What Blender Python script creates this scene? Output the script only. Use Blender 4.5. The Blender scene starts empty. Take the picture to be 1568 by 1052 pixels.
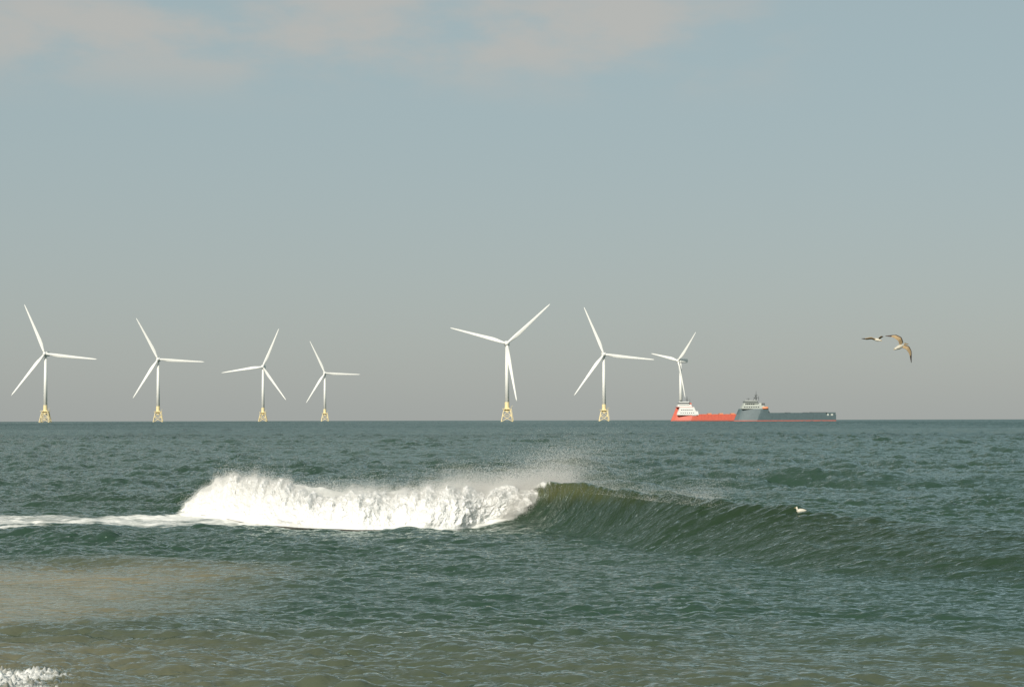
import bpy, math, numpy as np
from mathutils import Matrix, Vector
rng=np.random.default_rng(7)
R_E=6.371e6
CAM_H=4.35
scene=bpy.context.scene
scene.view_settings.view_transform='Standard'
scene.view_settings.look='None'
scene.view_settings.exposure=0

# ---------------------------------------------------------------- materials
def mat(name,col,rough=0.5,noise=0.0,nscale=1.0,metal=0.0,col2=None,spec=0.5,bump=0.0):
    m=bpy.data.materials.new(name); m.use_nodes=True
    nt=m.node_tree; b=nt.nodes['Principled BSDF']
    b.inputs['Roughness'].default_value=rough; b.inputs['Metallic'].default_value=metal
    b.inputs['Specular IOR Level'].default_value=spec
    tc=nt.nodes.new('ShaderNodeTexCoord'); n=nt.nodes.new('ShaderNodeTexNoise')
    n.inputs['Scale'].default_value=nscale; n.inputs['Detail'].default_value=5
    nt.links.new(tc.outputs['Object'],n.inputs['Vector'])
    mx=nt.nodes.new('ShaderNodeMix'); mx.data_type='RGBA'
    c2=col2 if col2 else tuple(c*(1-noise) for c in col)
    mx.inputs['A'].default_value=(*col,1); mx.inputs['B'].default_value=(*c2,1)
    nt.links.new(n.outputs['Fac'],mx.inputs['Factor'])
    nt.links.new(mx.outputs['Result'],b.inputs['Base Color'])
    return m

def link(o,parent=None):
    scene.collection.objects.link(o)
    if parent: o.parent=parent
    return o

class MB:
    def __init__(s): s.v=[];s.f=[];s.m=[]
    def tube(s,p0,p1,r0,r1,n=10,m=0,cap=True):
        p0=Vector(p0);p1=Vector(p1);d=(p1-p0).normalized()
        a=d.orthogonal().normalized(); b=d.cross(a); k=len(s.v)
        for p,r in((p0,r0),(p1,r1)):
            for i in range(n):
                t=2*math.pi*i/n; s.v.append(tuple(p+a*(r*math.cos(t))+b*(r*math.sin(t))))
        for i in range(n):
            j=(i+1)%n; s.f.append((k+i,k+j,k+n+j,k+n+i)); s.m.append(m)
        if cap:
            s.f.append(tuple(k+i for i in range(n))[::-1]); s.m.append(m)
            s.f.append(tuple(k+n+i for i in range(n))); s.m.append(m)
    def prism(s,x0,x1,y0,y1,z0,z1,m=0,tx0=0,tx1=0,ty=0):
        k=len(s.v)
        s.v+= [(x0,y0,z0),(x1,y0,z0),(x1,y1,z0),(x0,y1,z0),
               (x0+tx0,y0+ty,z1),(x1-tx1,y0+ty,z1),(x1-tx1,y1-ty,z1),(x0+tx0,y1-ty,z1)]
        for q in((3,2,1,0),(4,5,6,7),(0,1,5,4),(1,2,6,5),(2,3,7,6),(3,0,4,7)):
            s.f.append(tuple(k+i for i in q)); s.m.append(m)
    def rings(s,rings,m=0,closed=True,cap=True,mf=None):
        k=len(s.v); n=len(rings[0])
        for r in rings: s.v+=[tuple(p) for p in r]
        for a in range(len(rings)-1):
            for i in range(n if closed else n-1):
                j=(i+1)%n
                s.f.append((k+a*n+i,k+a*n+j,k+(a+1)*n+j,k+(a+1)*n+i)); s.m.append(mf(a,i) if mf else m)
        if cap and closed:
            s.f.append(tuple(k+i for i in range(n))[::-1]); s.m.append(mf(0,0) if mf else m)
            l=len(rings)-1
            s.f.append(tuple(k+l*n+i for i in range(n))); s.m.append(mf(l-1,0) if mf else m)
    def make(s,name,mats,parent=None,smooth=False,loc=None):
        me=bpy.data.meshes.new(name); me.from_pydata(s.v,[],s.f)
        for m in mats: me.materials.append(m)
        me.polygons.foreach_set('material_index',s.m)
        if smooth: me.polygons.foreach_set('use_smooth',[True]*len(s.f))
        me.update()
        o=bpy.data.objects.new(name,me)
        if loc: o.location=loc
        return link(o,parent)

def grid_mesh(name,P,attrs=None,smooth=True):
    nr,nc=P.shape[:2]
    me=bpy.data.meshes.new(name)
    me.vertices.add(nr*nc); me.vertices.foreach_set('co',P.reshape(-1).astype(np.float32))
    idx=np.arange(nr*nc,dtype=np.int32).reshape(nr,nc)
    q=np.stack([idx[:-1,:-1],idx[:-1,1:],idx[1:,1:],idx[1:,:-1]],-1).reshape(-1,4)
    nf=len(q)
    me.loops.add(nf*4); me.loops.foreach_set('vertex_index',q.reshape(-1))
    me.polygons.add(nf)
    me.polygons.foreach_set('loop_start',np.arange(nf,dtype=np.int32)*4)
    me.polygons.foreach_set('use_smooth',np.ones(nf,dtype=bool) if smooth else np.zeros(nf,dtype=bool))
    for k,a in (attrs or {}).items():
        at=me.attributes.new(k,'FLOAT','POINT'); at.data.foreach_set('value',a.reshape(-1).astype(np.float32))
    me.update(calc_edges=True)
    return link(bpy.data.objects.new(name,me))

def droplets(name,pts,size,parent=None):
    n=len(pts)
    T=np.array([[1,1,1],[1,-1,-1],[-1,1,-1],[-1,-1,1]],float)/math.sqrt(3)
    ang=rng.uniform(0,2*np.pi,(n,1)); c,s=np.cos(ang),np.sin(ang)
    t=np.repeat(T[None],n,0)
    x=t[...,0]*c-t[...,1]*s; y=t[...,0]*s+t[...,1]*c; z=t[...,2]
    y2=y*c-z*s; z2=y*s+z*c
    V=np.stack([x,y2,z2],-1)*size[:,None,None]+pts[:,None,:]
    me=bpy.data.meshes.new(name)
    me.vertices.add(n*4); me.vertices.foreach_set('co',V.reshape(-1).astype(np.float32))
    F=np.array([[0,1,2],[0,3,1],[0,2,3],[1,3,2]],dtype=np.int32)
    q=(F[None]+(np.arange(n,dtype=np.int32)*4)[:,None,None]).reshape(-1,3); nf=len(q)
    me.loops.add(nf*3); me.loops.foreach_set('vertex_index',q.reshape(-1))
    me.polygons.add(nf); me.polygons.foreach_set('loop_start',np.arange(nf,dtype=np.int32)*3)
    me.polygons.foreach_set('use_smooth',np.ones(nf,dtype=bool))
    me.update(calc_edges=True)
    return link(bpy.data.objects.new(name,me),parent)

# ---------------------------------------------------------------- noise tiles
def spec_tile(N,L,fn,seed):
    r=np.random.default_rng(seed)
    k1=2*np.pi*np.fft.fftfreq(N,L/N); kx,ky=np.meshgrid(k1,k1); k=np.hypot(kx,ky); k[0,0]=1e9
    h=(r.normal(size=(N,N))+1j*r.normal(size=(N,N)))*np.sqrt(fn(kx,ky,k)); h[0,0]=0
    H=np.real(np.fft.ifft2(h)); sc=1/H.std()
    return H*sc, np.real(np.fft.ifft2(-1j*kx/k*h))*sc, np.real(np.fft.ifft2(-1j*ky/k*h))*sc
def samp(T,L,x,y):
    N=T.shape[0]
    u=(x/L*N)%N; v=(y/L*N)%N
    i=u.astype(np.int32); j=v.astype(np.int32); fu=u-i; fv=v-j
    i%=N; j%=N; i2=(i+1)%N; j2=(j+1)%N
    return (T[j,i]*(1-fu)+T[j,i2]*fu)*(1-fv)+(T[j2,i]*(1-fu)+T[j2,i2]*fu)*fv
def ocean_fn(wl,wd,small,spread=0.25,pw=4.0):
    wx,wy=math.cos(wd),math.sin(wd); kp=2*np.pi/wl
    def f(kx,ky,k):
        c=(kx*wx+ky*wy)/k
        return np.exp(-1.25*(kp/k)**2)*k**-pw*(spread+(1-spread)*c**4)*np.exp(-(k*small)**2)
    return f
LA,LB=43.0,310.0
TA=spec_tile(1024,LA,ocean_fn(1.15,math.radians(82),0.026,0.04,3.8),1)
TB=spec_tile(1024,LB,ocean_fn(6.0,math.radians(74),0.1,0.05,4.2),2)
NZ=spec_tile(512,1.0,lambda kx,ky,k:k**-2.6*np.exp(-(k*0.0015)**2),3)[0]
NF=spec_tile(512,1.0,lambda kx,ky,k:k**-3.6*np.exp(-(60/k)**2)*np.exp(-(k*0.0012)**2),4)[0]
NS=spec_tile(512,1.0,lambda kx,ky,k:k**-4.0*np.exp(-(k*0.0012)**2),5)[0]
def nz(x,y,L): return samp(NZ,L,x,y)
def nf(x,y,L): return samp(NF,L,x,y)
def ns(x,y,L): return samp(NS,L,x,y)
def sstep(a,b,x):
    t=np.clip((x-a)/(b-a),0,1); return t*t*(3-2*t)

# ---------------------------------------------------------------- breaking wave crest line (metres)
CX=np.array([-90,-60,-27,-16.1,-13.8,-11.1,-6.1,-2.3,0.44,1.76,5.1,8.9,12.6,14.9,25,45,90])
CY=np.array([125,117,104,98,93,87,82.3,82.2,82.3,80.0,71,64,59.5,57,51,44,36])
CHT=np.array([.1,.15,.25,.5,1.1,1.2,1.15,1.2,1.5,1.68,1.55,1.38,1.15,1.02,.7,.4,.1])
CWF=np.array([9,9,8,6,4.5,4,4,4,4.5,5,7.5,8.5,9,9.5,11,12,12])
xd=np.linspace(-90,90,3601)
def sm(y,w=25):
    k=np.hanning(2*w+1);k/=k.sum(); return np.convolve(np.pad(y,w,'edge'),k,'valid')
dY,dH,dW=sm(np.interp(xd,CX,CY)),sm(np.interp(xd,CX,CHT)),sm(np.interp(xd,CX,CWF))

def swell(X,Y):
    wob=0.5*ns(X,Y*0.3+7,60.)
    yc=np.interp(X,xd,dY)+0.25*wob; H=np.interp(X,xd,dH); W=np.interp(X,xd,dW)
    H=H*(1+0.03*ns(X+3,Y*0+5,14.))
    s=Y-yc
    t=np.clip((s+W)/W,0,1)
    steep=np.exp(-((X-1.5)/5.0)**2)
    pf=(1-steep)*(t*t*(3-2*t)*0.4+0.6*t**1.7)+steep*t**2.1
    pb=1/(1+(np.maximum(s,0)/4.5)**2*1.6)
    pb=pb*(1-sstep(14,30,s))
    p=np.where(s<0,pf,pb)
    z=H*p - 0.10*np.exp(-((s+W)/3.0)**2)*np.minimum(H,1)
    for (y0,x0,wx,h,w,sl) in ((126,18,20,0.9,6,-0.55),(118,-40,22,0.85,6,0.15),(170,-10,60,0.5,9,0.1),(230,40,90,0.6,12,-.1),(330,-60,140,0.6,16,.1)):
        ss=Y-(y0+sl*(X-x0)+1.2*ns(X,X*0+y0,70.))
        e=np.where(ss<0,np.exp(-(ss/(w*0.6))**2),np.exp(-(ss/w)**2))
        z=z+h*e*np.exp(-((X-x0)/wx)**2)
    ss=Y-(39.3-0.20*(X+9)+0.25*ns(X,X*0+2,20.)); hs=0.19*(1-sstep(-8.5,-4.0,X))+0.03
    e=np.where(ss<0,np.exp(-(ss/0.5)**2),np.exp(-(ss/2.6)**2)); z=z+hs*e
    ss=Y-(51-0.15*(X)+0.8*ns(X,X*0+3,30.)); z=z+0.10*np.exp(-(ss/2.2)**2)
    ss=Y-(34.5+0.1*(X)+0.5*ns(X,X*0+4,24.)); z=z+0.05*np.exp(-(ss/1.3)**2)
    return z,np.where(s<0,t,np.clip(1-s/1.2,0,1)),s,H

def surface(X,Y):
    r=np.hypot(X,Y)
    z,t,s,H=swell(X,Y)
    calm=0.85+0.15*sstep(55,110,Y)
    gust=1+0.30*nz(X,Y,160.)
    turb=(1-sstep(-11,-5,X+0.9*ns(X,Y,30.)))*sstep(38.5,42,Y)*(1-sstep(52,64,Y))
    calm=calm*(1-0.65*turb)*np.clip(gust,.4,1.7)
    ca,sa=math.cos(.4),math.sin(.4)
    xb,yb=X*ca-Y*sa,X*sa+Y*ca
    fade=1-.75*sstep(1500,4500,r)
    aA=0.056*calm*fade; aB=(0.13*calm*sstep(30,130,Y)*(1+.6*sstep(200,600,r))+0.035)*fade
    z=z+aA*samp(TA[0],LA,X,Y)+aB*samp(TB[0],LB,xb,yb)
    dx=1.0*aA*samp(TA[1],LA,X,Y); dy=1.0*aA*samp(TA[2],LA,X,Y)
    b1,b2=samp(TB[1],LB,xb,yb),samp(TB[2],LB,xb,yb)
    dx=dx+aB*(b1*ca+b2*sa); dy=dy+aB*(-b1*sa+b2*ca)
    A=np.where(X<1.7,np.exp(-((X-1.7)/.55)**2),np.exp(-((X-1.7)/1.3)**2))*.85+0.25*np.exp(-((X-4.0)/2.0)**2)
    q=np.where(s<0,t**5,np.exp(-(np.maximum(s,0)/0.9)**2))
    dy=dy-A*q; dx=dx-0.35*A*q; z=z+0.06*A*q
    return X+dx,Y+dy,z-r*r/(2*R_E),dict(t=t,s=s,H=H,turb=turb,r=r)

# ---------------------------------------------------------------- sea sheet
def logseg(a,b,q): 
    n=int(math.log(b/a)/q); return np.exp(np.linspace(math.log(a),math.log(b),n,endpoint=False))
rr=np.concatenate([logseg(5,28,.012),logseg(28,52,.0018),logseg(52,105,.0014),logseg(105,500,.0028),logseg(500,45000,.010),[45000.]])
cen=np.linspace(-.30,.30,1150); side=np.radians(np.linspace(18,80,80))
th=np.concatenate([-side[::-1],cen,side])
TH,RR=np.meshgrid(th,rr)
X0,Y0=RR*np.sin(TH),RR*np.cos(TH)
Xs,Ys,Zs,I=surface(X0,Y0)
n1=nz(X0*0.6,Y0*2.0,9.)
front=np.interp(X0,[-27,-16,-13.8,-11,-6,-2.3,.4,1.2],[84,86,86,82,78.0,78.6,80,79.5])
trail=(1-sstep(-12.5,-8.5,X0))*np.exp(-((Y0-(83-0.06*(X0+10)))/5.2)**4)
under=sstep(-16.5,-14.5,X0)*(1-sstep(-0.5,1.0,X0))*sstep(-0.5,0.6,Y0-front)*(1-sstep(92,97,Y0))
pocket=np.exp(-((X0+1.0)/2.8)**2)*np.exp(-((Y0-77.9)/1.6)**2)*.52
lip=np.exp(-((X0-1.3)/.8)**2)*np.exp(-(I['s']/0.35)**2)*.75
shore=(1-sstep(-8.0,-6.4,X0+.25*n1))*(1-sstep(33.4,35.6,Y0+.3*n1))
behind=np.exp(-((X0+6)/8)**2)*np.exp(-((Y0-92)/6)**2)*.3
foam=np.clip(.63*trail+1.3*under+pocket+lip+.66*shore+behind,0,1.3)
Zs=Zs+shore*0.05*np.abs(nf(X0+1,Y0,3.2))
near=1-sstep(33,45,Y0+0.2*X0)
turb=np.clip(I['turb']*.55+ (1-sstep(-13,-1,X0))*(1-sstep(37.5,40,Y0))*.24+near*.12+.015,0,1)
crest=np.exp(-((I['s']+0.4)/.6)**2)*np.exp(-((X0-1.9)/2.0)**2)  # mask for the painted light shining through the crest
facem=np.where(I['s']<0,np.sqrt(np.clip(I['t'],0,1)),0)*np.clip(I['H']/1.3,0,1)
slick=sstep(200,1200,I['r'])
patchy=sstep(-1.2,1.6,nz(X0*.35,Y0,260.)+.5*nz(X0*.3+40,Y0,900.))
sea=grid_mesh('sea_water',np.stack([Xs,Ys,Zs],-1),dict(foam=foam,turbid=turb,translucent_tint=crest,face=facem,unresolved=slick,windpatch=patchy))

def water_mat():
    m=bpy.data.materials.new('sea_water'); m.use_nodes=True; nt=m.node_tree; N=nt.nodes; Lk=nt.links.new
    N.remove(N['Principled BSDF']); out=N['Material Output']
    def attr(n):
        a=N.new('ShaderNodeAttribute'); a.attribute_name=n; return a.outputs['Fac']
    def mixc(f,a,bb):
        x=N.new('ShaderNodeMix'); x.data_type='RGBA'; Lk(f,x.inputs['Factor'])
        for s,v in(('A',a),('B',bb)):
            if isinstance(v,tuple): x.inputs[s].default_value=(*v,1)
            else: Lk(v,x.inputs[s])
        return x.outputs['Result']
    def math_(op,a,bb=None):
        x=N.new('ShaderNodeMath'); x.operation=op
        for i,v in enumerate((a,bb)):
            if v is None: continue
            if isinstance(v,(int,float)): x.inputs[i].default_value=v
            else: Lk(v,x.inputs[i])
        return x.outputs[0]
    tc=N.new('ShaderNodeTexCoord')
    def noise(scale,sx,sy,detail=4,rough=.55):
        mp=N.new('ShaderNodeMapping'); mp.inputs['Scale'].default_value=(sx,sy,1); Lk(tc.outputs['Object'],mp.inputs['Vector'])
        n=N.new('ShaderNodeTexNoise'); n.inputs['Scale'].default_value=scale; n.inputs['Detail'].default_value=detail; n.inputs['Roughness'].default_value=rough
        Lk(mp.outputs['Vector'],n.inputs['Vector']); return n.outputs['Fac']
    base=mixc(noise(.03,1,1),(0.015,0.042,0.029),(0.024,0.056,0.036))
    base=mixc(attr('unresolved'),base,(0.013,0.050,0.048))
    base=mixc(attr('face'),base,(0.012,0.030,0.013))
    base=mixc(attr('translucent_tint'),base,(0.070,0.080,0.024))  # yellow-green base colour stands in for light passing through the thin crest
    base=mixc(attr('turbid'),base,(0.36,0.28,0.17))
    h=math_('ADD',math_('MULTIPLY',noise(1.5,.45,1.0,4,.55),1.0),math_('MULTIPLY',noise(6,.45,1,3),.22))
    bp=N.new('ShaderNodeBump'); bp.inputs['Strength'].default_value=1; bp.inputs['Distance'].default_value=.15
    Lk(h,bp.inputs['Height'])
    df=N.new('ShaderNodeBsdfDiffuse'); Lk(base,df.inputs['Color']); Lk(bp.outputs['Normal'],df.inputs['Normal'])
    gl=N.new('ShaderNodeBsdfGlossy'); gl.inputs['Color'].default_value=(.84,.94,.92,1); Lk(bp.outputs['Normal'],gl.inputs['Normal'])
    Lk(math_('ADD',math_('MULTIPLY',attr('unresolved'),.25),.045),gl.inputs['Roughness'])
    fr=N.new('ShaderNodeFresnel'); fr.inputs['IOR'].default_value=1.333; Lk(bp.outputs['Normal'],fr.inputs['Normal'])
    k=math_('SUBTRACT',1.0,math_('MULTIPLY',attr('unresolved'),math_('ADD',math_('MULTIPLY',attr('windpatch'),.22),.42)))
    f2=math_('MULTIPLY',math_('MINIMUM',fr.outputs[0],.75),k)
    b=N.new('ShaderNodeMixShader'); Lk(f2,b.inputs['Fac']); Lk(df.outputs[0],b.inputs[1]); Lk(gl.outputs[0],b.inputs[2])
    fd=N.new('ShaderNodeBsdfPrincipled'); fd.inputs['Base Color'].default_value=(.80,.79,.74,1); fd.inputs['Roughness'].default_value=.9
    fb=N.new('ShaderNodeBump'); fb.inputs['Distance'].default_value=.04; Lk(noise(9,1,1,5,.7),fb.inputs['Height']); Lk(fb.outputs['Normal'],fd.inputs['Normal'])
    fn=noise(1.1,.30,1.5,7,.68)
    v=math_('SUBTRACT',math_('ADD',math_('MULTIPLY',attr('foam'),.72),fn),.80)
    mr=N.new('ShaderNodeMapRange'); mr.inputs['From Min'].default_value=0; mr.inputs['From Max'].default_value=.22; Lk(v,mr.inputs['Value'])
    ms=N.new('ShaderNodeMixShader'); Lk(mr.outputs['Result'],ms.inputs['Fac']); Lk(b.outputs[0],ms.inputs[1]); Lk(fd.outputs[0],ms.inputs[2])
    Lk(ms.outputs[0],out.inputs['Surface'])
    return m
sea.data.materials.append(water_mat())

# ---------------------------------------------------------------- whitewater
def foam_mat(name,trans=.25,col=(.86,.85,.82),bump=.03):
    m=bpy.data.materials.new(name); m.use_nodes=True; nt=m.node_tree; N=nt.nodes; Lk=nt.links.new
    b=N['Principled BSDF']; b.inputs['Roughness'].default_value=.95; b.inputs['Specular IOR Level'].default_value=.1
    tc=N.new('ShaderNodeTexCoord'); mp=N.new('ShaderNodeMapping'); mp.inputs['Scale'].default_value=(1,.5,.45); Lk(tc.outputs['Object'],mp.inputs['Vector'])
    n=N.new('ShaderNodeTexNoise'); n.inputs['Scale'].default_value=4; n.inputs['Detail'].default_value=8; n.inputs['Roughness'].default_value=.65
    Lk(mp.outputs['Vector'],n.inputs['Vector'])
    if bump>0:
        bp=N.new('ShaderNodeBump'); bp.inputs['Distance'].default_value=bump; Lk(n.outputs['Fac'],bp.inputs['Height']); Lk(bp.outputs['Normal'],b.inputs['Normal'])
    mx=N.new('ShaderNodeMix'); mx.data_type='RGBA'; mx.inputs['A'].default_value=(*[c*.82 for c in col],1) if bump>0 else (*col,1); mx.inputs['B'].default_value=(*col,1)
    Lk(n.outputs['Fac'],mx.inputs['Factor']); Lk(mx.outputs['Result'],b.inputs['Base Color'])
    t=N.new('ShaderNodeBsdfTranslucent'); t.inputs['Color'].default_value=(*col,1)
    ms=N.new('ShaderNodeMixShader'); ms.inputs['Fac'].default_value=trans
    Lk(b.outputs[0],ms.inputs[1]); Lk(t.outputs[0],ms.inputs[2]); Lk(ms.outputs[0],N['Material Output'].inputs['Surface'])
    return m
M_foam=foam_mat('whitewater_foam',.06,(.93,.92,.89),.07); M_spray=foam_mat('spray_droplets',.5,(.97,.96,.93),0)

nu,nv=1150,240
U=np.linspace(-16.4,1.1,nu); V=np.linspace(0,1,nv)
UU,VV=np.meshgrid(U,V)
FB=np.interp(UU,[-16.4,-15.0,-13.8,-11.1,-8.5,-6.1,-2.3,-.5,.4,1.1],[94.5,92,90,82.8,79.8,77.9,78.4,79.4,79.6,79.8])
FH=np.interp(UU,[-16.4,-15.4,-14.5,-13.6,-12.3,-11,-9.5,-8.0,-6,-4,-2.6,-1.8,-.9,-.3,.5,.9,1.1],[0.02,.40,.95,1.55,1.62,1.52,1.36,1.20,1.25,1.10,1.20,1.42,1.38,1.52,1.58,1.50,1.2])
FW=np.interp(UU,[-16.4,-14,-11,-6,0,1.1],[1.5,3.2,4.8,4.8,3.4,1.6])
ang=np.pi*VV*0.93
rend=sstep(-3.0,0.5,UU)
hm=1+0.05*nz(UU,VV*.4+2,9.)+0.05*nf(UU,VV*.3+1,12.)+0.02*nf(UU,VV*.8+1,4.)
zz=FH*hm*np.sin(ang)**(0.95-.1*rend)
ff=FB+FW*(1-np.cos(ang))/2+0.15*ns(UU+4,VV*1.2,6.)
ny,nzv=-np.cos(ang),np.sin(ang)
arc=VV*5.0
env=np.minimum(1,FH/1.0)*sstep(0,.08,VV)
dsp=(0.18*(1-.8*rend)*ns(UU*1.2,arc*.5,8.)+0.05*np.abs(nf(UU,arc*.45,14.))+.026*nf(UU,arc*.45,6.)+0.009*nf(UU,arc*.7+5,2.5)-.05)*env
edge=sstep(-2.4,1.1,UU)
shear=(-1.45*(1-np.sin(np.minimum(ang,np.pi/2)))**1.0+.10*nf(UU*.2+9,arc,7.))*edge
Pw=np.stack([UU+shear+0.03*nf(UU,arc+9,5.)*env, ff+ny*dsp, zz+nzv*dsp-.06],-1)
Pw[...,2]-=(Pw[...,1]**2)/(2*R_E)
bw=bpy.data.objects.new('breaking_wave',None); link(bw)
wf=grid_mesh('whitewater',Pw); wf.parent=bw; wf.data.materials.append(M_foam)
def pick(n,wfun):
    iu=rng.integers(0,nu,n*3); iv=rng.integers(0,int(nv*.75),n*3)
    w=wfun(Pw[iv,iu]); k=rng.random(n*3)<w
    iu,iv=iu[k][:n],iv[k][:n]
    return Pw[iv,iu],ny[iv,iu],nzv[iv,iu]
p,a,b=pick(160000,lambda P:np.clip(.10+P[:,2]/1.6,0,1)**1.6)
e=rng.exponential(.062,len(p))*(1+1.1*np.clip(nf(p[:,0],p[:,1],8.),-.6,3))
p=p.copy(); p[:,1]+=a*e*.7+rng.normal(0,.03,len(p)); p[:,2]+=b*e+rng.normal(0,.02,len(p)); p[:,0]+=rng.normal(0,.07,len(p))
d=droplets('foam_clots',p,rng.uniform(.004,.014,len(p)),bw); d.data.materials.append(M_spray)
# clots bursting along the edge of the curl, scattered off the end of the whitewater
n=26000
iu=rng.integers(int(nu*.955),nu,n); iv=rng.integers(2,int(nv*.55),n)
p=Pw[iv,iu].copy(); e=rng.exponential(.10,n)*(1+.9*np.clip(nf(iv/40.,iv*0.,6.),-.8,3))
p[:,0]+=e+rng.normal(0,.05,n); p[:,1]+=-.5*e+rng.normal(0,.05,n); p[:,2]+=rng.normal(0,.05,n)-.3*e
d=droplets('curl_splash',p,rng.uniform(.004,.012,n),bw); d.data.materials.append(M_spray)
def plume(n,x0,x1,zb,hfun,back,size=(.005,.012)):
    x=rng.uniform(x0,x1,n)
    e=np.minimum(rng.exponential(1,n),3.2)*hfun(x)*(1+.5*np.clip(nz(x,x*0+3,5.),-1,2))
    y=np.interp(x,xd,dY)+rng.uniform(-1.2,back,n)
    base=np.interp(x,xd,dH)*.92
    return np.stack([x+e*.5+rng.normal(0,1,n)*(.1+.5*e),y+e*1.5,base*np.exp(-np.maximum(y-np.interp(x,xd,dY),0)/7)+e+zb],-1),rng.uniform(*size,n)
A=plume(90000,-13.8,1.2,0.05,lambda x:.12+.10*np.exp(-((x+12.5)/1.2)**2),1.5)
B=plume(180000,-3.0,2.2,0.05,lambda x:.22+.28*np.exp(-((x-.4)/1.5)**2),3.5)
C=plume(150000,-.5,7.0,-.05,lambda x:.20+.27*np.exp(-((x-1.8)/2.2)**2),9,(.004,.009))
D_=plume(60000,-7,-3,0.0,lambda x:.28+0*x,4,(.004,.009))
pts=np.concatenate([A[0],B[0],C[0],D_[0]]); sz=np.concatenate([A[1],B[1],C[1],D_[1]])
d=droplets('sea_spray',pts,sz,bw); d.data.materials.append(M_spray)

# ---------------------------------------------------------------- turbines
M_white=mat('turbine_white_paint',(.84,.83,.78),.5,.06,.05)
M_yel=mat('jacket_yellow_paint_hazed',(.82,.68,.38),.5,.12,.2)  # yellow paint, paled to put distance haze into its colour
M_dk=mat('dark_steel_hazed',(.10,.11,.11),.6,.2,1)  # steel tone lightened, atmospheric haze painted in
def turbine(x,y,hub,rot,angs,yaw=0.0):
    zb=-(x*x+y*y)/(2*R_E)
    root=bpy.data.objects.new('wind_turbine',None); root.location=(x,y,zb); link(root)
    root.rotation_euler=(0,0,yaw)
    j=MB(); top=16.
    cb=[(sx*9.0,sy*9.0,-6) for sx,sy in((-1,-1),(1,-1),(1,1),(-1,1))]
    ct=[(sx*4.6,sy*4.6,top) for sx,sy in((-1,-1),(1,-1),(1,1),(-1,1))]
    L=lambda a,b,t:tuple(a[i]+(b[i]-a[i])*t for i in range(3))
    for a,b in zip(cb,ct): j.tube(a,b,.8,.65,8)
    for i in range(4):
        k=(i+1)%4
        for t0,t1 in((.27,.66),(.66,1.)):
            j.tube(L(cb[i],ct[i],t0),L(cb[k],ct[k],t1),.38,.38,6); j.tube(L(cb[k],ct[k],t0),L(cb[i],ct[i],t1),.38,.38,6)
        j.tube(L(cb[i],ct[i],.66),L(cb[k],ct[k],.66),.34,.34,6)
        j.tube(ct[i],(0,0,top+5),.75,.75,8)
    j.tube((8.8,-8.8,1),(6.2,-8.0,17),.3,.3,6); j.tube((7.4,-9.6,1),(5.2,-8.6,17),.3,.3,6)
    j.make('jacket_foundation',[M_yel],root)
    t=MB(); t.tube((0,0,top-2),(0,0,top+11),3.3,3.1,24); t.prism(-6.5,6.5,-6.5,6.5,top+1.0,top+1.6)
    for sx in(-6.4,-2.1,2.1,6.4):
        for sy in(-6.4,6.4): t.tube((sx,sy,top+1.6),(sx,sy,top+2.9),.09,.09,5); t.tube((sy,sx,top+1.6),(sy,sx,top+2.9),.09,.09,5)
    for s in(-6.4,6.4): t.tube((-6.4,s,top+2.9),(6.4,s,top+2.9),.09,.09,5); t.tube((s,-6.4,top+2.9),(s,6.4,top+2.9),.09,.09,5)
    t.tube((5.6,-5.6,top+1.6),(5.6,-5.6,top+5),.2,.2,6); t.tube((5.6,-5.6,top+5),(8.6,-7.4,top+6),.18,.15,6)
    t.make('transition_piece',[M_yel],root)
    w=MB(); w.tube((0,0,top+11),(0,0,hub-2.5),3.0,2.0,28,cap=True); w.make('tower',[M_white],root,True)
    n=MB()
    def sq(yv,wx,wz,zc): return [(wx*math.copysign(abs(math.cos(q))**.45,math.cos(q)),yv,zc+wz*math.copysign(abs(math.sin(q))**.45,math.sin(q))) for q in [2*math.pi*i/20 for i in range(20)]]
    n.rings([sq(-4.0,2.2,2.2,hub),sq(-3,3.3,3.4,hub),sq(6,3.7,3.9,hub+.2),sq(14,3.5,3.7,hub+.3),sq(15.5,2.6,2.8,hub+.5)])
    n.make('nacelle',[M_white],root)
    hb=MB(); ci=lambda yv,r:[(r*math.cos(2*math.pi*i/20),yv,hub+r*math.sin(2*math.pi*i/20)) for i in range(20)]
    hb.rings([ci(-3.8,2.2),ci(-5,2.9),ci(-7,3.0),ci(-8.6,2.3),ci(-9.6,1.1),ci(-9.9,.1)]); hb.make('hub',[M_white],root,True)
    for bi,ag in enumerate(angs):
        a=math.radians(ag); d=Vector((math.cos(a),0,math.sin(a))); c=Vector((math.sin(a),0,-math.cos(a))); Y=Vector((0,1,0))
        rs=[]
        for f in [0,.03,.06,.11,.17,.25,.36,.5,.65,.8,.9,.96,1.0]:
            r=2.2+(rot-2.2)*f
            ch=np.interp(f,[0,.04,.2,.36,.65,.9,.97,1],[3.4,3.4,5.6,4.6,3.0,1.9,1.2,.3]); tk=np.interp(f,[0,.04,.2,.5,1],[3.3,3.1,1.5,.8,.15])
            tw=math.radians(np.interp(f,[0,.2,1],[16,11,0])); off=np.interp(f,[0,.05,.2,1],[0,0,.9,.25])
            cd=c*math.cos(tw)+Y*math.sin(tw); td=Y*math.cos(tw)-c*math.sin(tw)
            cen=d*r+Vector((0,-6.2-3.0*f*f,hub))
            rs.append([cen+cd*(off+ch/2*math.cos(q))+td*(tk/2*math.sin(q)*(0.7+.3*-math.cos(q) if f>.1 else 1)) for q in [2*math.pi*i/14 for i in range(14)]])
        m=MB(); m.rings(rs); m.make('blade_%d'%(bi+1),[M_white],root,True)
turbine(-728,3058,107,83,(112.6,-6,232))
turbine(-605,3350,107,79,(118,-3,238),math.radians(8))
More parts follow.
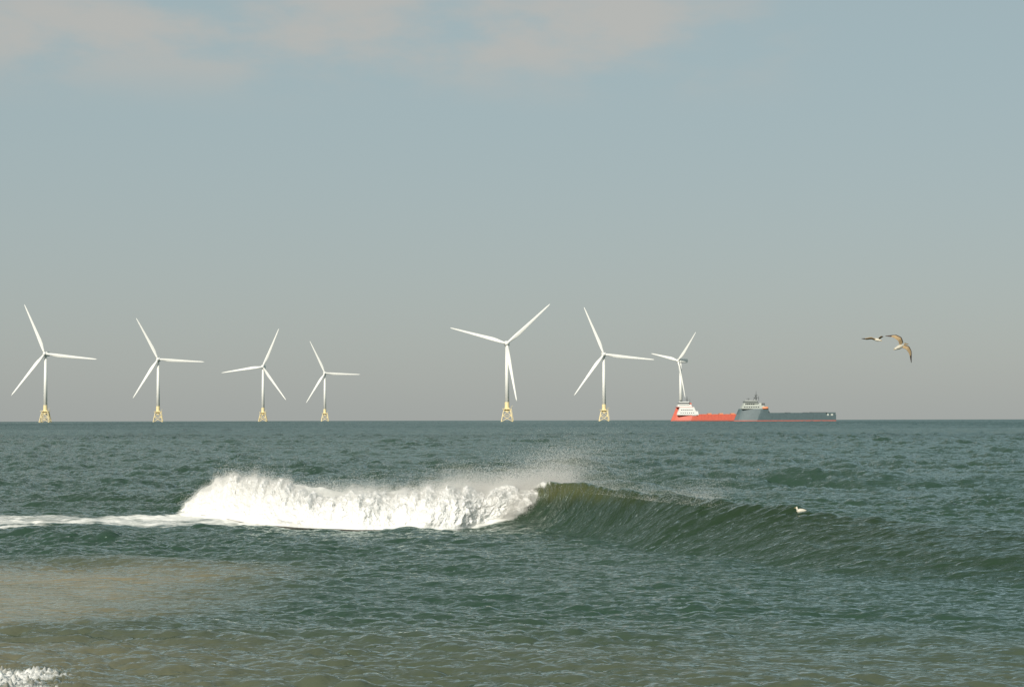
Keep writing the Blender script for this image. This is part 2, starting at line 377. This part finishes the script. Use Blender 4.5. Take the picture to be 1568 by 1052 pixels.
turbine(-488,3840,107,81,(67,188.5,-54.5))
turbine(-418,4375,107,79,(115.6,-2,238),math.radians(8))
turbine(-7,2690,107,80.5,(164.6,42.5,-80.3))
turbine(147.5,3150,107,82,(113,-6,234))
turbine(301,3500,107,70,(45,168,288),math.radians(-52))

# ---------------------------------------------------------------- ships
M_red=mat('hull_red_paint',(.62,.12,.07),.5,.2,.3); M_boot=mat('boot_topping_red',(.42,.11,.08),.6,.2,.3)
M_blue=mat('hull_blue_paint_hazed',(.080,.125,.135),.5,.35,.3); M_sw=mat('superstructure_white',(.74,.74,.70),.45,.08,.3)  # hull blue includes painted haze, lighter than the bare paint
M_win=mat('bridge_windows',(.06,.07,.075),.2,.2,1); M_or=mat('lifeboat_orange',(.75,.28,.13),.4,.1,1)
M_deck=mat('deck_green_grey',(.09,.13,.12),.7,.3,.5); M_tan=mat('superstructure_cream',(.46,.49,.44),.5,.15,.3)
def ship(x,y,L,B,zm,zf,fl,hullmats,kind):
    root=bpy.data.objects.new('offshore_supply_ship',None); root.location=(x,y,-(x*x+y*y)/(2*R_E)); link(root)
    hm=B/2
    def shell(z0,z1,l0,l1,mats,name,nz_=8,rake=.42,split=None):
        m=MB(); rows=[]
        ts=np.concatenate([np.linspace(0,.3,16)**1.0,np.linspace(.36,1,8)])
        for zi in np.linspace(z0,z1,nz_):
            st=max(0,zi)*rake if zi>=0 else -zi*.5
            ring=[]
            for sgn,tt in((-1,ts),(1,ts[::-1])):
                for t in tt:
                    xx=st+(l1-st)*t; hb=hm*min(1,max(0.03,((xx-st)/(L*.22)))**.55)*(1 if zi>0 else .96)
                    ring.append((xx,sgn*hb,zi))
            rows.append(ring)
        zs=np.linspace(z0,z1,nz_)
        m.rings(rows,mf=(lambda a,i:split(a,zs)) if split else None); m.make(name,mats,root)
    shell(-3,zm,0,L,hullmats,'hull',12,split=lambda a,z:1 if z[min(a+1,len(z)-1)]<=2.3 else 0)
    m=MB(); m.prism(fl,L-1,-hm+.6,hm-.6,zm+.02,zm+.25,1)
    m.prism(fl,L-12,-hm,-hm+.5,zm+.01,zm+2.2,0); m.prism(fl,L-12,hm-.5,hm,zm+.01,zm+2.2,0)
    for i in range(14):
        xx=fl+4+i*(L-fl-20)/14; m.prism(xx,xx+.8,-hm-.25,-hm-.02,.6+zm*.4,zm+2.0,0)
    m.make('cargo_deck',[hullmats[0],M_deck],root)
    if kind=='blue':
        shell(zm+.01,zf,0,fl,[M_blue],'forecastle')
        s=MB()
        s.prism(9.5,fl-5,-hm*.8,hm*.8,zf+.01,zf+4.5,0,1.5,0,0)
        s.prism(12,fl-9,-hm*.75,hm*.75,zf+4.52,zf+7.6,0,1.2,0,.4)
        s.prism(14,fl-14,-hm*.95,hm*.95,zf+7.62,zf+11.0,0,.2,.5,.5)
        s.make('bridge',[M_tan],root)
        w=MB()
        w.prism(13.6,fl-13.7,-hm*.96-.1,hm*.96+.1,zf+8.6,zf+10.1,0,.2,.2,.2)
        for k in range(7): w.prism(13+k*3,14.8+k*3,-hm*.8-.06,-hm*.8+.2,zf+1.6,zf+2.8)
        for k in range(5): w.prism(14.6+k*2.6,16+k*2.6,-hm*.75-.06,-hm*.75+.5,zf+5.4,zf+6.6)
        w.make('windows',[M_win],root)
        q=MB(); q.tube((30,0,zf+11),(30,0,zf+21),.9,.35,8); q.tube((26,0,zf+11),(30,0,zf+18),.4,.3,6); q.prism(27,33,-3,3,zf+14.5,zf+15.2); q.prism(28.2,31.8,-2,2,zf+17.6,zf+18.2)
        q.tube((30,-1,zf+20),(30,-1,zf+24),.25,.15,5); q.tube((33.5,0,zf+11),(33.5,0,zf+17),.3,.2,6); q.tube((20,0,zf+11),(20,0,zf+14.5),.3,.2,6); q.prism(17.5,22,-.6,.6,zf+13,zf+13.6)
        q.make('mast',[M_dk],root)
        fn=MB(); fn.prism(fl-9,fl-4,-8.5,-5,zf+.01,zf+7.5,0,.8,.4,.3); fn.prism(fl-9,fl-4,5,8.5,zf+.01,zf+7.5,0,.8,.4,.3)
        fn.prism(fl-5,fl+3,-hm*.7,hm*.7,zm+.3,zf-3,0,0,2,0); fn.make('funnels',[M_dk],root)
        lb=MB(); ring=lambda xx,r:[(xx,-hm-.6+r*1.2*math.cos(2*math.pi*i/12),zf+1.2+r*1.5*math.sin(2*math.pi*i/12)) for i in range(12)]
        lb.rings([ring(fl-8.5,.2),ring(fl-7.5,1.0),ring(fl-2.5,1.1),ring(fl-1,.9),ring(fl-.3,.3)]); lb.make('lifeboat',[M_or],root,True)
        c=MB(); c.prism(L-32,L-13,-hm+.8,hm-.8,zm+.3,zm+2.9,0); c.prism(L-13,L-.5,-hm,hm,zm+.3,zm+2.6,1); 
        for k in range(6): c.prism(fl+8+k*8,fl+13+k*8,-hm+2,hm-3,zm+.3,zm+1.6+1.1*(k%3)/2,0)
        c.prism(L-12,L-9.5,-hm-.05,-hm,zm-1.6,zm+.8,2); c.prism(L-7,L-4,-hm-.05,-hm,zm-1.6,zm+.8,2)
        c.make('deck_cargo',[M_dk,M_blue,M_tan],root)
    else:
        shell(zm+.01,zm+5.5,0,fl*.78,[M_red],'bow')
        shell(zm+5.52,zf,0,fl*.80,[M_red],'forecastle')
        s=MB()
        s.prism(8,fl+1,-hm-.25,hm+.25,zm+1.2,zm+6.5,0,1.5,1,0)
        s.prism(10,fl-3,-hm-.2,hm+.2,zm+6.52,zf-.4,0,2,2.2,0)
        s.prism(9,fl-8,-hm*.85,hm*.85,zf+.01,zf+3.4,0,1.,1,0)
        s.prism(11,fl-12,-hm*.98,hm*.98,zf+3.42,zf+7,0,.2,.4,.5)
        s.make('bridge',[M_sw],root)
        w=MB(); w.prism(10.7,fl-11.8,-hm-.0,hm,zf+4.4,zf+5.9,0,.2,.2,.2)
        for k in range(6): w.prism(14+k*2.8,15.4+k*2.8,-hm-.32,-hm+.1,zm+7.6,zm+8.8); 
        for k in range(7): w.prism(13+k*2.9,14.2+k*2.9,-hm-.32,-hm+.1,zm+3.6,zm+4.7)
        w.make('windows',[M_win],root)
        r=MB(); r.prism(7,fl-6.5,-hm*.9,hm*.9,zf-.35,zf+.0,0); r.prism(fl-12,fl-8,-6.5,6.5,zf+.02,zf+5.5,0,.5,.4,.3); r.make('funnels',[M_red],root)
        q=MB(); q.tube((23,0,zf+7),(23,0,zf+14.5),.6,.3,8); q.prism(21,25,-2,2,zf+10,zf+10.5); q.tube((16,0,zf+7),(16,0,zf+11.5),.45,.3,6); q.tube((14,-3,zf+7),(14,-3,zf+9.5),.9,.9,8); q.tube((27,0,zf+3),(27,0,zf+11),.3,.2,6)
        q.make('mast',[M_dk],root)
        c=MB()
        for k in range(7): c.prism(fl+6+k*8,fl+11+k*8,-hm+2,hm-3,zm+.3,zm+2.4+1.2*(k%2),0)
        c.make('deck_cargo',[M_or],root)
ship(293.5,2600,134,24,9.0,16.5,45,[M_blue,M_boot],'blue')
ship(219.6,2720,122,24,7.5,20,37,[M_red,M_boot],'red')

# ---------------------------------------------------------------- gulls
M_gw=mat('gull_white_feathers',(.66,.61,.50),.7,.2,20); M_gb=mat('gull_brown_feathers',(.50,.37,.20),.8,col2=(.22,.14,.07),nscale=18)
M_gd=mat('gull_dark_primaries',(.08,.05,.035),.7,.3,20); M_bk=mat('gull_beak',(.55,.38,.10),.5,.1,20)
M_gg=mat('gull_grey_mantle',(.45,.45,.43),.7,.15,20)
def loft_body(mb,p0,p1,rads,m,sag=0.0,n=12,up=Vector((0,0,1))):
    p0=Vector(p0);p1=Vector(p1); d=(p1-p0).normalized(); a=d.cross(up).normalized(); b=a.cross(d)
    rs=[]
    for t,r in rads:
        c=p0.lerp(p1,t)+up*(sag*math.sin(math.pi*t))
        rs.append([c+a*(r*math.cos(2*math.pi*i/n))+b*(r*.95*math.sin(2*math.pi*i/n)) for i in range(n)])
    mb.rings(rs,m)
def wing(mb,pts,chord,widths,mats_):
    n=30; q=np.linspace(0,len(pts)-1,n); idx=np.arange(len(pts))
    arr=np.array(pts,float)
    px=[np.interp(q,idx,arr[:,i]) for i in range(3)]
    px=[np.convolve(np.pad(c,3,'reflect',reflect_type='odd'),np.array([1,2,3,4,3,2,1])/16,'valid') for c in px]
    ww=np.interp(q,idx,widths)
    nrm=Vector(pts[1])-Vector(pts[0]); c0=Vector(chord).normalized(); up=nrm.cross(c0).normalized()
    prof=[(0,0),(.15,.07),(.45,.09),(.8,.03),(1,0),(.8,.005),(.45,.035),(.15,.01)]
    rs=[]
    for i in range(n):
        p=Vector((px[0][i],px[1][i],px[2][i])); jag=1+(.05*(-1)**i if i>5 else 0)
        rs.append([p+c0*(ww[i]*(u*(jag if u>.9 else 1)))+up*(ww[i]*v) for u,v in prof])
    def mf(a,i):
        if q[a]>len(pts)-1-.75: return mats_[2]
        return mats_[1] if i in(1,2,5,6) else (mats_[2] if i in (3,4) else mats_[0])
    mb.rings(rs,mf=mf)
def flying_gull(loc,s,head,tail,w1,w2,c1,c2,wd=(.18,.18,.14,.03)):
    g=MB(); h=Vector(head)*s; t=Vector(tail)*s
    loft_body(g,t,h,[(0,.012),(.1,.03),(.3,.055),(.55,.068),(.75,.056),(.86,.040),(.93,.043),(.99,.03),(1.03,.008)],0)
    d=(h-t).normalized(); loft_body(g,h,h+d*.07,[(0,.014),(.6,.012),(1,.004)],3)
    side=d.cross(Vector((0,-.5,1))).normalized()
    e=t-d*.13; k=len(g.v)
    up=side.cross(d)
    g.v+= [tuple(t+side*.02),tuple(t-side*.02),tuple(e-side*.075),tuple(e),tuple(e+side*.075)]
    g.v+= [tuple(Vector(v)+up*.008) for v in g.v[-5:]]
    for f in((0,1,2,3,4),(9,8,7,6,5),(0,5,6,1),(1,6,7,2),(2,7,8,3),(3,8,9,4),(4,9,5,0)): g.f.append(tuple(k+i for i in f)); g.m.append(1)
    for w,c in((w1,c1),(w2,c2)):
        wing(g,[tuple(Vector(q)*s) for q in w],c,wd,(1,1,2))
    return g.make('flying_gull',[M_gw,M_gb,M_gd,M_bk,M_gw],None,True,loc)
flying_gull((11.88,60,6.51),.02,(-9,-8,-4),(8,6,3),
   [(0,0,1),(-3,-3,9),(-10,0,14.5),(-22,2,16)],[(1,0,-1),(9,-3,-4),(14,-2,-11),(17,0,-25)],(.65,.4,.55),(.6,.5,.45))
flying_gull((14.9,80,7.53),.0267,(5,-6,-2),(-5,8,1),
   [(0,0,0),(-9,-3,3.5),(-16,0,2),(-23,2,1.5)],[(1,0,0),(4,-5,4),(6,-8,5),(8,-12,4)],(.3,.8,-.45),(.3,.8,-.4))
def floating_gull(x,y,young=False,s=1.0,face=1):
    a=surface(np.array([float(x)]),np.array([float(y)]))
    g=MB(); f=face
    loft_body(g,(-.24*f*s,0,.10*s),(.17*f*s,0,.07*s),[(0,.01*s),(.15,.04*s),(.4,.085*s),(.7,.095*s),(.9,.06*s),(1,.02*s)],1)
    loft_body(g,(.11*f*s,0,.07*s),(.17*f*s,0,.22*s),[(0,.06*s),(.5,.04*s),(.8,.045*s),(1,.03*s)],0,up=Vector((1,0,0)))
    loft_body(g,(.14*f*s,0,.215*s),(.235*f*s,0,.205*s),[(0,.045*s),(.35,.04*s),(.5,.014*s),(1,.005*s)],0)
    loft_body(g,(.20*f*s,0,.205*s),(.26*f*s,0,.20*s),[(0,.013*s),(1,.004*s)],2)
    g.make('floating_gull',[M_gb if young else M_gw,M_gb if young else M_gw,M_bk],None,True,(float(a[0][0]),float(a[1][0]),float(a[2][0])-.02))
floating_gull(9.35,63.6,False,.8,-1)
floating_gull(6.1,142,False,1.5,-1)
floating_gull(18.6,152,True,1.5,1)

# ---------------------------------------------------------------- light
SUN_EL,SUN_AZ=math.radians(27),math.radians(205)   # azimuth clockwise from +Y (view direction)
sd=Vector((math.sin(SUN_AZ)*math.cos(SUN_EL),math.cos(SUN_AZ)*math.cos(SUN_EL),math.sin(SUN_EL)))
l=bpy.data.lights.new('sun','SUN'); l.energy=4.2; l.angle=math.radians(.5); l.color=(1,.95,.86)
lo=bpy.data.objects.new('sun',l); lo.rotation_euler=sd.to_track_quat('Z','Y').to_euler(); link(lo)
w=bpy.data.worlds.new('World'); scene.world=w; w.use_nodes=True; nt=w.node_tree; N=nt.nodes; Lk=nt.links.new
bg=N['Background']; bg.inputs['Strength'].default_value=.11
sky=N.new('ShaderNodeTexSky'); sky.sky_type='NISHITA'; sky.sun_disc=False; sky.sun_elevation=SUN_EL; sky.sun_rotation=SUN_AZ
sky.air_density=1.0; sky.dust_density=1.5; sky.ozone_density=1.5
tc=N.new('ShaderNodeTexCoord')
mp=N.new('ShaderNodeMapping'); mp.inputs['Scale'].default_value=(1,1,2.4); mp.inputs['Location'].default_value=(3.1,0,.4); Lk(tc.outputs['Generated'],mp.inputs['Vector'])
cn=N.new('ShaderNodeTexNoise'); cn.inputs['Scale'].default_value=10; cn.inputs['Detail'].default_value=7; cn.inputs['Roughness'].default_value=.55; Lk(mp.outputs['Vector'],cn.inputs['Vector'])
sx=N.new('ShaderNodeSeparateXYZ'); Lk(tc.outputs['Generated'],sx.inputs['Vector'])
def mrange(src,a,b,c=0,d=1):
    n=N.new('ShaderNodeMapRange'); n.interpolation_type='SMOOTHSTEP'
    for k,v in(('From Min',a),('From Max',b),('To Min',c),('To Max',d)): n.inputs[k].default_value=v
    Lk(src,n.inputs['Value']); return n.outputs[0]
def mul(a,b):
    n=N.new('ShaderNodeMath'); n.operation='MULTIPLY'; Lk(a,n.inputs[0])
    if isinstance(b,float): n.inputs[1].default_value=b
    else: Lk(b,n.inputs[1])
    return n.outputs[0]
cf=mul(mul(mrange(sx.outputs['Z'],.148,.190),mrange(cn.outputs['Fac'],.38,.62)),mul(mrange(sx.outputs['X'],.18,.06),.66))
hg=N.new('ShaderNodeMix'); hg.data_type='RGBA'; hg.inputs['A'].default_value=(3.58,3.74,3.60,1); hg.inputs['B'].default_value=(3.25,4.05,4.08,1)
Lk(mrange(sx.outputs['Z'],-.03,.20),hg.inputs['Factor'])
hz=N.new('ShaderNodeMix'); hz.data_type='RGBA'; hz.inputs['Factor'].default_value=.84; Lk(sky.outputs[0],hz.inputs['A']); Lk(hg.outputs['Result'],hz.inputs['B'])
cm=N.new('ShaderNodeMix'); cm.data_type='RGBA'; cm.inputs['B'].default_value=(4.7,4.38,4.0,1); Lk(cf,cm.inputs['Factor']); Lk(hz.outputs['Result'],cm.inputs['A'])
Lk(cm.outputs['Result'],bg.inputs['Color'])

# ---------------------------------------------------------------- camera
cd=bpy.data.cameras.new('camera'); cd.sensor_width=36; cd.lens=68.9; cd.clip_start=.5; cd.clip_end=100000
co=bpy.data.objects.new('camera',cd); link(co)
co.matrix_world=Matrix.Translation((0,0,CAM_H))@Matrix.Rotation(math.radians(92.18),4,'X')@Matrix.Rotation(math.radians(-.13),4,'Z')
scene.camera=co
